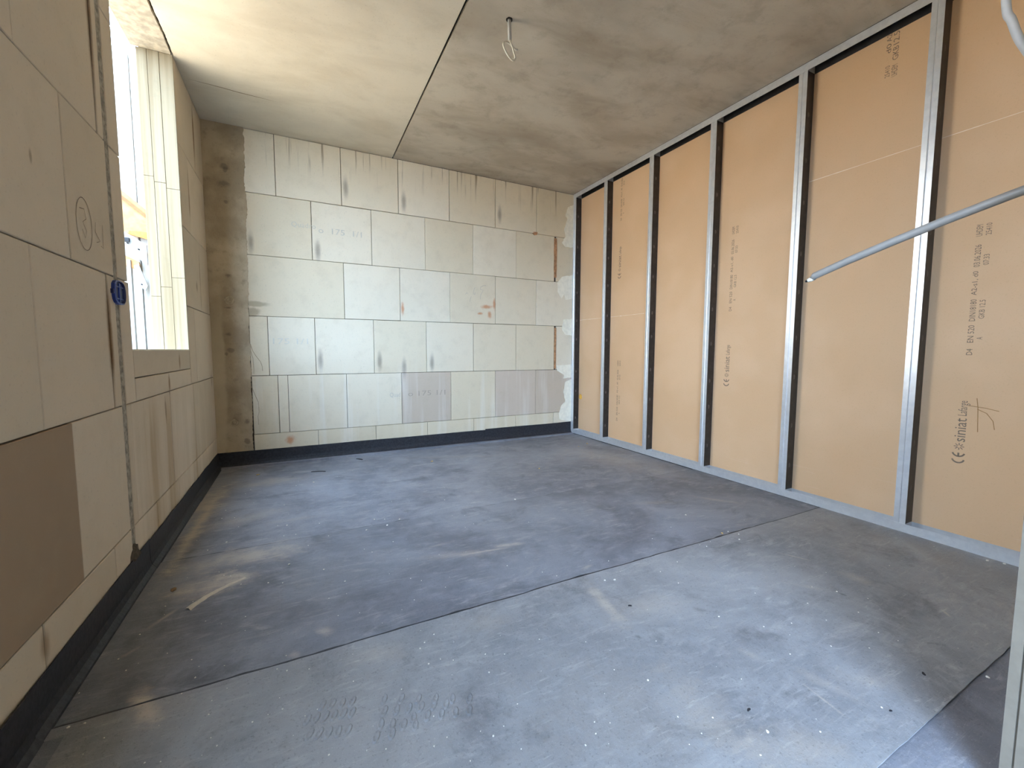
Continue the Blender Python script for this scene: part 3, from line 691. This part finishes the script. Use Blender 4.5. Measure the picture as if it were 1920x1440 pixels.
# printing on the boards (reads upwards, letters' tops towards the far end)
def bprint(body, y_base, z0, length, height, par, mat=M_INK):
    text('board_print', body, (BX, y_base, z0), (0, 0, 1), (0, 1, 0), length, height, mat, par, (-.0006, 0, 0))
def stamp(y, z_line, z_logo, par, logo=True, line=True, k=1.0):
    """the makers' line above, the logo below, on one board"""
    if line:
        for body, dz, ln in (('D4', 0, .03), ('EN 520', .06, .085), ('DIN18180', .165, .105), ('A2-s1, d0', .29, .115), ('03.06.2026', .425, .105), ('UHDEM', .57, .055)):
            bprint(body, y, z_line+dz*k, ln*k, .022, par)
        for body, dz, ln in (('A', .075, .012), ('GKB 12.5', .175, .09), ('07:33', .43, .05), ('25410', .57, .055)):
            bprint(body, y-.030, z_line+dz*k, ln*k, .020, par)
    if logo:
        y2 = y - .004
        for sgn, zz in ((0, 0), (1, .032)):
            n = 14; arc = []
            for i in range(n+1):
                a = math.pi/2 + math.pi*i/n
                arc.append((y2+.022+.022*math.sin(a)*-1*-1, 0))
            pts = [(y2+.022+.022*math.cos(a), z_logo+zz+.022-.022*math.sin(a)) for a in [math.pi*.08+math.pi*.84*i/n for i in range(n+1)]]
            o = strokes('board_print', [pts] + ([[(y2+.022, z_logo+zz), (y2+.022, z_logo+zz+.018)]] if sgn else []), .007, 0, BX-.0006, M_INK, par)
        # little star of dashes
        st = []
        for i in range(8):
            a = i*math.pi/4; st.append([(y2+.022+.006*math.cos(a), z_logo+.082+.006*math.sin(a)), (y2+.022+.019*math.cos(a), z_logo+.082+.017*math.sin(a))])
        strokes('board_print', st, .0035, 0, BX-.0006, M_INK, par)
        bprint('siniat', y2+.002, z_logo+.107, .118, .040, par)
        bprint('Lafarge', y2-.006, z_logo+.238, .075, .042, par)
M_INK_F = M_INK
stamp(.842, .955, .415, b_near_lo)
stamp(2.150, 1.275, .705, b_mid)
stamp(3.405, .245, 1.71, b_far_lo, logo=False); stamp(3.405, 2.28, 1.71, b_far_hi, k=.78)
for body, z, ln in (('GKB', 2.55, .07), ('12.5', 2.63, .065), ('UHDEM', 2.465, .06)): bprint(body, 1.222, z, ln, .026, b_near_hi)
for body, z, ln in (('d0', 2.60, .05), ('A2', 2.66, .04), ('25410', 2.475, .06)): bprint(body, 1.256, z, ln, .022, b_near_hi)
cr = [[(.812, .745), (.806, .70), (.800, .58)], [(.84, .706), (.78, .700), (.735, .690)], [(.808, .692), (.775, .675), (.752, .64), (.745, .60)]]
strokes('pencil_mark', cr, .0028, 0, BX-.0007, M_PENCIL_B, b_near_lo)
# foam plug on the first board
def plug():
    n = 14; V = []; Fc = []; rings = ((.030, 0), (.030, .006), (.022, .014), (.008, .017))
    for r, d in rings:
        for i in range(n):
            an = 2*math.pi*i/n; rr = r*(1+.12*mnoise.noise(Vector((math.cos(an)*1.5, math.sin(an)*1.5, d*90)))); V.append((BX-d, 4.055+rr*.8*math.cos(an), .432+rr*math.sin(an)))
    for q in range(3):
        for i in range(n): Fc.append((q*n+i, q*n+(i+1) % n, (q+1)*n+(i+1) % n, (q+1)*n+i))
    Fc.append(tuple(range(3*n, 4*n)))
    o = obj('foam_plug', V, Fc, plain('yellow_foam', lin(222, 168, 74), .8, scale=60, var=.2, bump=.6), b_far_lo, True); o['label'] = 'yellow foam plug on the board'
plug()

# ================================================================== WALL FRONT (camera stands in its doorway)
struct(boxes('wall_front', [(XL-T, DX0, YN-.2, YN, -.01, ZC), (DX1+.012, XR+.1, YN-.2, YF, -.01, ZC), (DX0, DX1+.012, YN-.2, YN, DZ, ZC)], M_BLOCK_L), 'front wall with doorway behind the camera and stub wall at right')
tr = struct(boxes('trim_1', [(DX1, DX1+.013, YF-.0155, YF+.0015, .004, ZC-.002), (DX1+.002, DX1+.013, YN+.001, YF-.019, .004, ZC-.002), (DX1+.006, DX1+.013, YF-.020, YF-.015, .004, ZC-.002)], M_TRIM), 'pale end of the stub wall at the right edge')

# ================================================================== HANGING CONDUITS
def ceiling_conduit():
    t = empty('ceiling_conduit', (1.077, 2.182, ZC)); 
    tube('sleeve', [(0, 0, .02), (.001, 0, -.05), (.004, 0, -.103)], .010, M_PIPE_L, t, 14)
    V = []; Fc = []; n = 16
    for r, z in ((.010, .001), (.018, .001), (.016, -.004), (.010, -.003)):
        for i in range(n):
            an = 2*math.pi*i/n; rr = r*(1+.2*mnoise.noise(Vector((math.cos(an)*2, math.sin(an)*2, r*50)))); V.append((rr*math.cos(an), rr*math.sin(an), z))
    for q in range(3):
        for i in range(n): Fc.append((q*n+i, q*n+(i+1) % n, (q+1)*n+(i+1) % n, (q+1)*n+i))
    obj('hole_rim', V, Fc, M_DARK, t)
    loop = [(.004, 0, -.09), (.006, 0, -.112), (.014, 0, -.13), (.022, .004, -.148), (.028, .006, -.165), (.030, .004, -.182), (.022, .0, -.200), (.006, -.004, -.201), (-.014, -.006, -.182), (-.028, -.006, -.155), (-.030, -.004, -.135), (-.020, 0, -.121), (0, .004, -.118), (.018, .006, -.128), (.034, .004, -.138), (.042, .002, -.136)]
    tube('wire_loop', smoothpts([(x*1.25, y, z) for x, y, z in loop]), .0046, M_WIRE, t, 10)
    tag(t, 'short grey conduit with a curled wire loop hanging from the ceiling', 'conduit')
ceiling_conduit()
def pipe():
    a = Vector((1.477, .811, 1.198)); b = Vector((1.520, .374, 1.340)); e = a + (b-a)*((YF+.001-a.y)/(b.y-a.y))
    t = empty('wall_conduit', e); A = [Vector((0, 0, 0))+(a-e)*s for s in (0, .2, .4, .6, .8, .965, .975)]
    A = [q + Vector((0, 0, -.012*4*(i/6)*(1-i/6)*-1)) for i, q in enumerate(A)]
    tube('pipe', A, [.0110]*5+[.0108, .0090], M_PIPE, t, 16)
    d = (a-e)
    tube('cable_core', [d*.97, d*.985, d*1.0], [.0070, .0067, .0058], M_WIRE, t, 10)
    tube('wire_tip', [d*.998, d*1.012], [.0042, .0034], M_BLACK, t, 8)
    tag(t, 'straight grey conduit with bare cable tip sticking out from the front wall', 'conduit')
pipe()
def cable():
    pts = [Vector((1.65, .51, ZC)), Vector((1.655, .50, 2.5)), Vector((1.663, .484, 2.15)), Vector((1.673, .473, 1.883)), Vector((1.685, .462, 1.827)), Vector((1.711, .446, 1.768)), Vector((1.78, .41, 1.69)), Vector((1.86, .35, 1.63)), Vector((1.91, YF+.001, 1.62))]
    t = empty('flexible_conduit', pts[0]); P = [q-pts[0] for q in smoothpts(pts, 10)]
    tube('hose', P, .0092, M_PIPE_L, t, 12)
    tube('ceiling_bush', [Vector((0, 0, .0)), Vector((0, 0, -.012))], [.016, .014], M_PIPE, t, 12)
    tag(t, 'curved pale conduit hanging from ceiling at the upper right corner', 'conduit')
cable()

# ================================================================== OUTSIDE THE WINDOW
struct(boxes('ground', [(-30, XL-T-.001, -.5, 30, -.45, -.25)], M_GROUND), 'sunlit sandy ground outside the window')
struct(boxes('ground_rear', [(-30, 30, -30, -.565, -.45, -.25)], M_SOIL), 'dark ground behind the doorway')
struct(boxes('added_bounce_wall', [(-6.2, -6.0, 1.0, 16, -.25, 6.0)], M_BOUNCE), 'pale added wall opposite the window, blocks sky and bounces warm light')  # added out of view to block sky and bounce warm light
struct(boxes('light_blocker_wing', [(DX1+.03, DX1+.2, -6.0, YN-.21, -.25, 3.0)], M_SOIL), 'added unseen wall beside the doorway, blocks sky light')  # unseen, added to keep sky light off the left wall
struct(boxes('light_blocker_rear', [(0.25, 8.0, -3.0, -2.8, -.25, 4.6)], M_SOIL), 'added dark wall behind the doorway, unseen, blocks sky light')  # unseen, added to block the sky straight behind the doorway
struct(boxes('light_blocker_top', [(-3.0, DX1+.2, -.95, YN-.21, 2.30, 2.45)], M_SOIL), 'added unseen slab above the doorway, cuts steep sky light')  # unseen overhang, added to cut steep light on the near floor
fp = struct(empty('facade_pier', (0, 0, 0)), 'white boarded facade pier outside the window')
for i in range(9):
    x1 = XL-T-.006-.055*i
    block(x1-.055, x1, -.25, ZC, 1, 3.45, 1, .12, M_RENDERW, fp, 'facade_board', gap=.0015, ch=.004, lift=(.006 if i % 2 else 0))
def e42(px, py, y=3.42): q = on(px, py, 1, y); return (q.x, q.z)
tb = slab_poly('timber_board', [e42(215, 346), e42(279, 398), e42(284, 441), e42(215, 436)], 1, 3.405, 3.425, M_TIMBER)
tag(tb, 'sawn orange timber board with sloping top outside the window', 'board')
slab_poly('top_batten', [e42(215, 356), e42(279, 407), e42(279, 414), e42(215, 363)], 1, 3.398, 3.4055, plain('brown_batten', lin(150, 92, 56), .8, var=.2), tb)
slab_poly('lower_batten', [e42(244, 434), e42(284, 438), e42(284, 452), e42(262, 446), e42(244, 441)], 1, 3.396, 3.4055, plain('orange_batten', lin(196, 118, 58), .8, var=.2), tb)
br = empty('steel_bracket', (0, 0, 0))
slab_poly('gusset_plate', [e42(236, 436), e42(252, 446), e42(278, 462), e42(280, 500), e42(262, 486), e42(246, 478), e42(236, 470)], 1, 3.388, 3.396, M_WMETAL, br)
slab_poly('diagonal_strut', [e42(255, 500), e42(264, 498), e42(281, 538), e42(277, 546), e42(268, 540)], 1, 3.380, 3.390, M_WMETAL, br)
q0, q1 = e42(237, 448), e42(247, 456); boxes('black_cap', [(q0[0], q1[0], 3.374, 3.39, q1[1], q0[1])], M_BLACK, br)
for px, py in ((264, 470), (243, 458), (270, 535)):
    c_ = e42(px, py); tube('bolt', [(c_[0], 3.392, c_[1]), (c_[0], 3.374, c_[1])], .004, M_BLACK, br, 8)
tag(br, 'pale steel bracket with black cap and diagonal strut outside the window', 'bracket')
for px0, px1, py, lab in ((238, 245, 487, 'left pale steel post standing outside the window'), (262, 266, 520, 'thin middle pale steel post outside the window'), (279, 284, 500, 'right pale steel post outside the window beside the reveal')):
    a_, b_ = on(px0, py, 1, 3.40), on(px1, py, 1, 3.40)
    tag(boxes('steel_post', [(a_.x, b_.x, 3.392, 3.425, -.25, a_.z)], M_WMETAL), lab, 'post', 'posts outside the window')
tag(slab_poly('patch_board', [e42(235, 478), e42(262, 492), e42(266, 510), e42(256, 505), e42(236, 500)], 1, 3.405, 3.42, M_TIMBER), 'small orange wooden offcut behind the steel bracket', 'board')

# ================================================================== DEBRIS ON THE FLOOR
def crumb_mesh(name, seed, sx, sy_, sz, mat):
    bm = bmesh.new(); bmesh.ops.create_icosphere(bm, subdivisions=1, radius=1.0)
    for v in bm.verts:
        k = 1+.35*mnoise.noise(v.co*1.3+Vector((seed*3.1, seed, 0))); v.co = Vector((v.co.x*sx*k, v.co.y*sy_*k, max(v.co.z, -.55)*sz*k))
    z = min(v.co.z for v in bm.verts)
    for v in bm.verts: v.co.z -= z
    me = bpy.data.meshes.new(name); bm.to_mesh(me); bm.free(); me.materials.append(mat); return me
CM = [crumb_mesh('mortar_crumb', i, 1, .8+.1*(i % 3), .6, M_CRUMB) for i in range(6)]
def put(name, me, px, py, size, rz=None):
    p_ = pF(px, py); o = link(name, me, None, None, (p_.x, p_.y, floor_z(p_.y)-.0003))
    o.scale = (size, size, size); o.rotation_euler = (0, 0, random.uniform(0, 6.28) if rz is None else rz); return o
MAIN = [(588, 903, 7), (425, 1016, 9), (542, 1059, 8), (702, 973, 5), (749, 973, 6), (726, 985, 6), (687, 994, 5), (533, 946, 4), (440, 970, 4), (416, 971, 4), (538, 984, 5), (503, 1093, 5), (530, 1093, 4), (647, 1090, 5), (607, 1068, 5), (578, 1023, 4), (616, 1005, 4),
        (966, 936, 8), (1286, 966, 6), (1385, 1003, 5), (1386, 1013, 6), (1365, 997, 4), (1141, 1052, 4), (1223, 1010, 4), (1152, 1089, 8), (1134, 1090, 6), (951, 1061, 4), (1044, 1080, 4), (1325, 1026, 5), (1270, 1055, 4), (1272, 1095, 4),
        (222, 1236, 3.5), (366, 1271, 4), (520, 1257, 4.5), (538, 1260, 4.5), (159, 1359, 5), (128, 1367, 6), (310, 1137, 4), (262, 1190, 4), (148, 1300, 3), (530, 1332, 3.5),
        (788, 1218, 4.5), (796, 1207, 4), (804, 1247, 4.5), (910, 1229, 4), (917, 1263, 4), (826, 1238, 3), (814, 1402, 3.5), (925, 1383, 4), (1098, 1400, 4), (617, 1418, 3.5), (838, 1385, 3), (688, 1410, 3),
        (1215, 1278, 5), (1439, 1375, 6), (1653, 1329, 4), (1348, 1158, 5), (1432, 1177, 4), (1514, 1133, 4), (1569, 1111, 5), (1851, 1053, 9), (1883, 1059, 8), (1852, 1268, 7), (850, 1240, 3)]
taken = []
def crumb_tag(o):
    x, y = o.location.x, o.location.y
    side = 'on the left half of' if x < .45 else 'on the right half of'
    zone = 'the dusty near sheet' if y < 1.42 else 'the dark sheet beyond the long seam' if y < 2.385 else 'the third sheet in mid room' if y < 3.27 else 'the sheet along the back wall'
    tag(o, 'tiny white mortar crumb %s %s' % (side, zone), 'crumb', 'mortar crumbs %s %s' % (side, zone))
for px, py, s in MAIN:
    o = put('mortar_crumb', random.choice(CM), px, py, s/1000*(.75 if py > 1000 else 1.0)); taken.append((o.location.x, o.location.y))
    crumb_tag(o)
n_ = 0
while n_ < 170:
    px = random.uniform(120, 1850); py = random.uniform(880, 1435); p_ = pF(px, py)
    if not (XL+.12 < p_.x < XR-.05 and p_.y < 4.0) or p_.y < .5: continue
    if random.random() > (.9 if px < 900 else .45): continue
    if any((p_.x-a)**2+(p_.y-b)**2 < .0009 for a, b in taken): continue
    taken.append((p_.x, p_.y)); n_ += 1
    o = put('mortar_crumb', random.choice(CM), px, py, random.uniform(.0011, .0026)*(1 if p_.y < 2 else 1.4))
    crumb_tag(o)
for i, (px, py, s, lab) in enumerate(((484, 889, 14, 'yellow chip on the floor nearest the concrete column'), (810, 864, 13, 'yellow chip on the floor near the middle of the back wall'), (1011, 878, 12, 'flat yellow chip on the floor, rightmost of the yellow chips in the open floor'), (1354, 1000, 9, 'tan chip beside the long dark floor seam at right'), (1101, 831, 14, 'flat yellowish chip by the floor track of the stud wall'), (1085, 836, 8, 'tiny orange chip by the first stud'))):
    tag(put('wood_chip', crumb_mesh('wood_chip', 20+i, 1, .5, .35, M_CHIP), px, py, s/1000, .4*i), lab, 'chip')
tag(put('mortar_lump_loose', crumb_mesh('mortar_lump_loose', 31, 1, .7, .5, plain('brown_lump', lin(140, 112, 82), .9)), 325, 1107, .014), 'brown mortar lump on the pale dust near left wall', 'lump')
def sliver(px, py, L, w, rz, lab, bend=.15):
    p_ = pF(px, py); z = floor_z(p_.y); n = 8; V = []; Fc = []
    for i in range(n+1):
        s = (i/n-.5)*L; b = bend*L*(1-(2*i/n-1)**2)*.5; ww = w*(.5+.5*math.sin(math.pi*(i+.6)/(n+1.2)))
        V += [(s, b-ww/2, 0), (s, b+ww/2, 0), (s, b+ww/2, .003), (s, b-ww/2, .003)]
    for i in range(n):
        for k in range(4): Fc.append((4*i+k, 4*i+(k+1) % 4, 4*i+4+(k+1) % 4, 4*i+4+k))
    Fc += [(0, 1, 2, 3), (4*n, 4*n+1, 4*n+2, 4*n+3)]
    o = obj('bitumen_offcut', V, Fc, M_DSLIV, None, False, (p_.x, p_.y, z)); o.rotation_euler = (0, 0, rz); tag(o, lab, 'offcut')
sliver(597, 883, .11, .016, -.35, 'long black bitumen offcut on the floor before the back wall'); sliver(674, 860, .07, .02, -.9, 'short black bitumen offcut close to the back wall upstand')
sliver(1404, 1334, .012, .005, .1, 'tiny black offcut on the dusty near sheet'); sliver(1732, 1266, .012, .006, .8, 'ragged black scrap near the right end of near sheet'); sliver(1181, 1138, .013, .005, -.5, 'small dark scrap on the near sheet below the long seam'); sliver(1670, 1336, .007, .004, -.4, 'smallest dark scrap beside the near right seam')
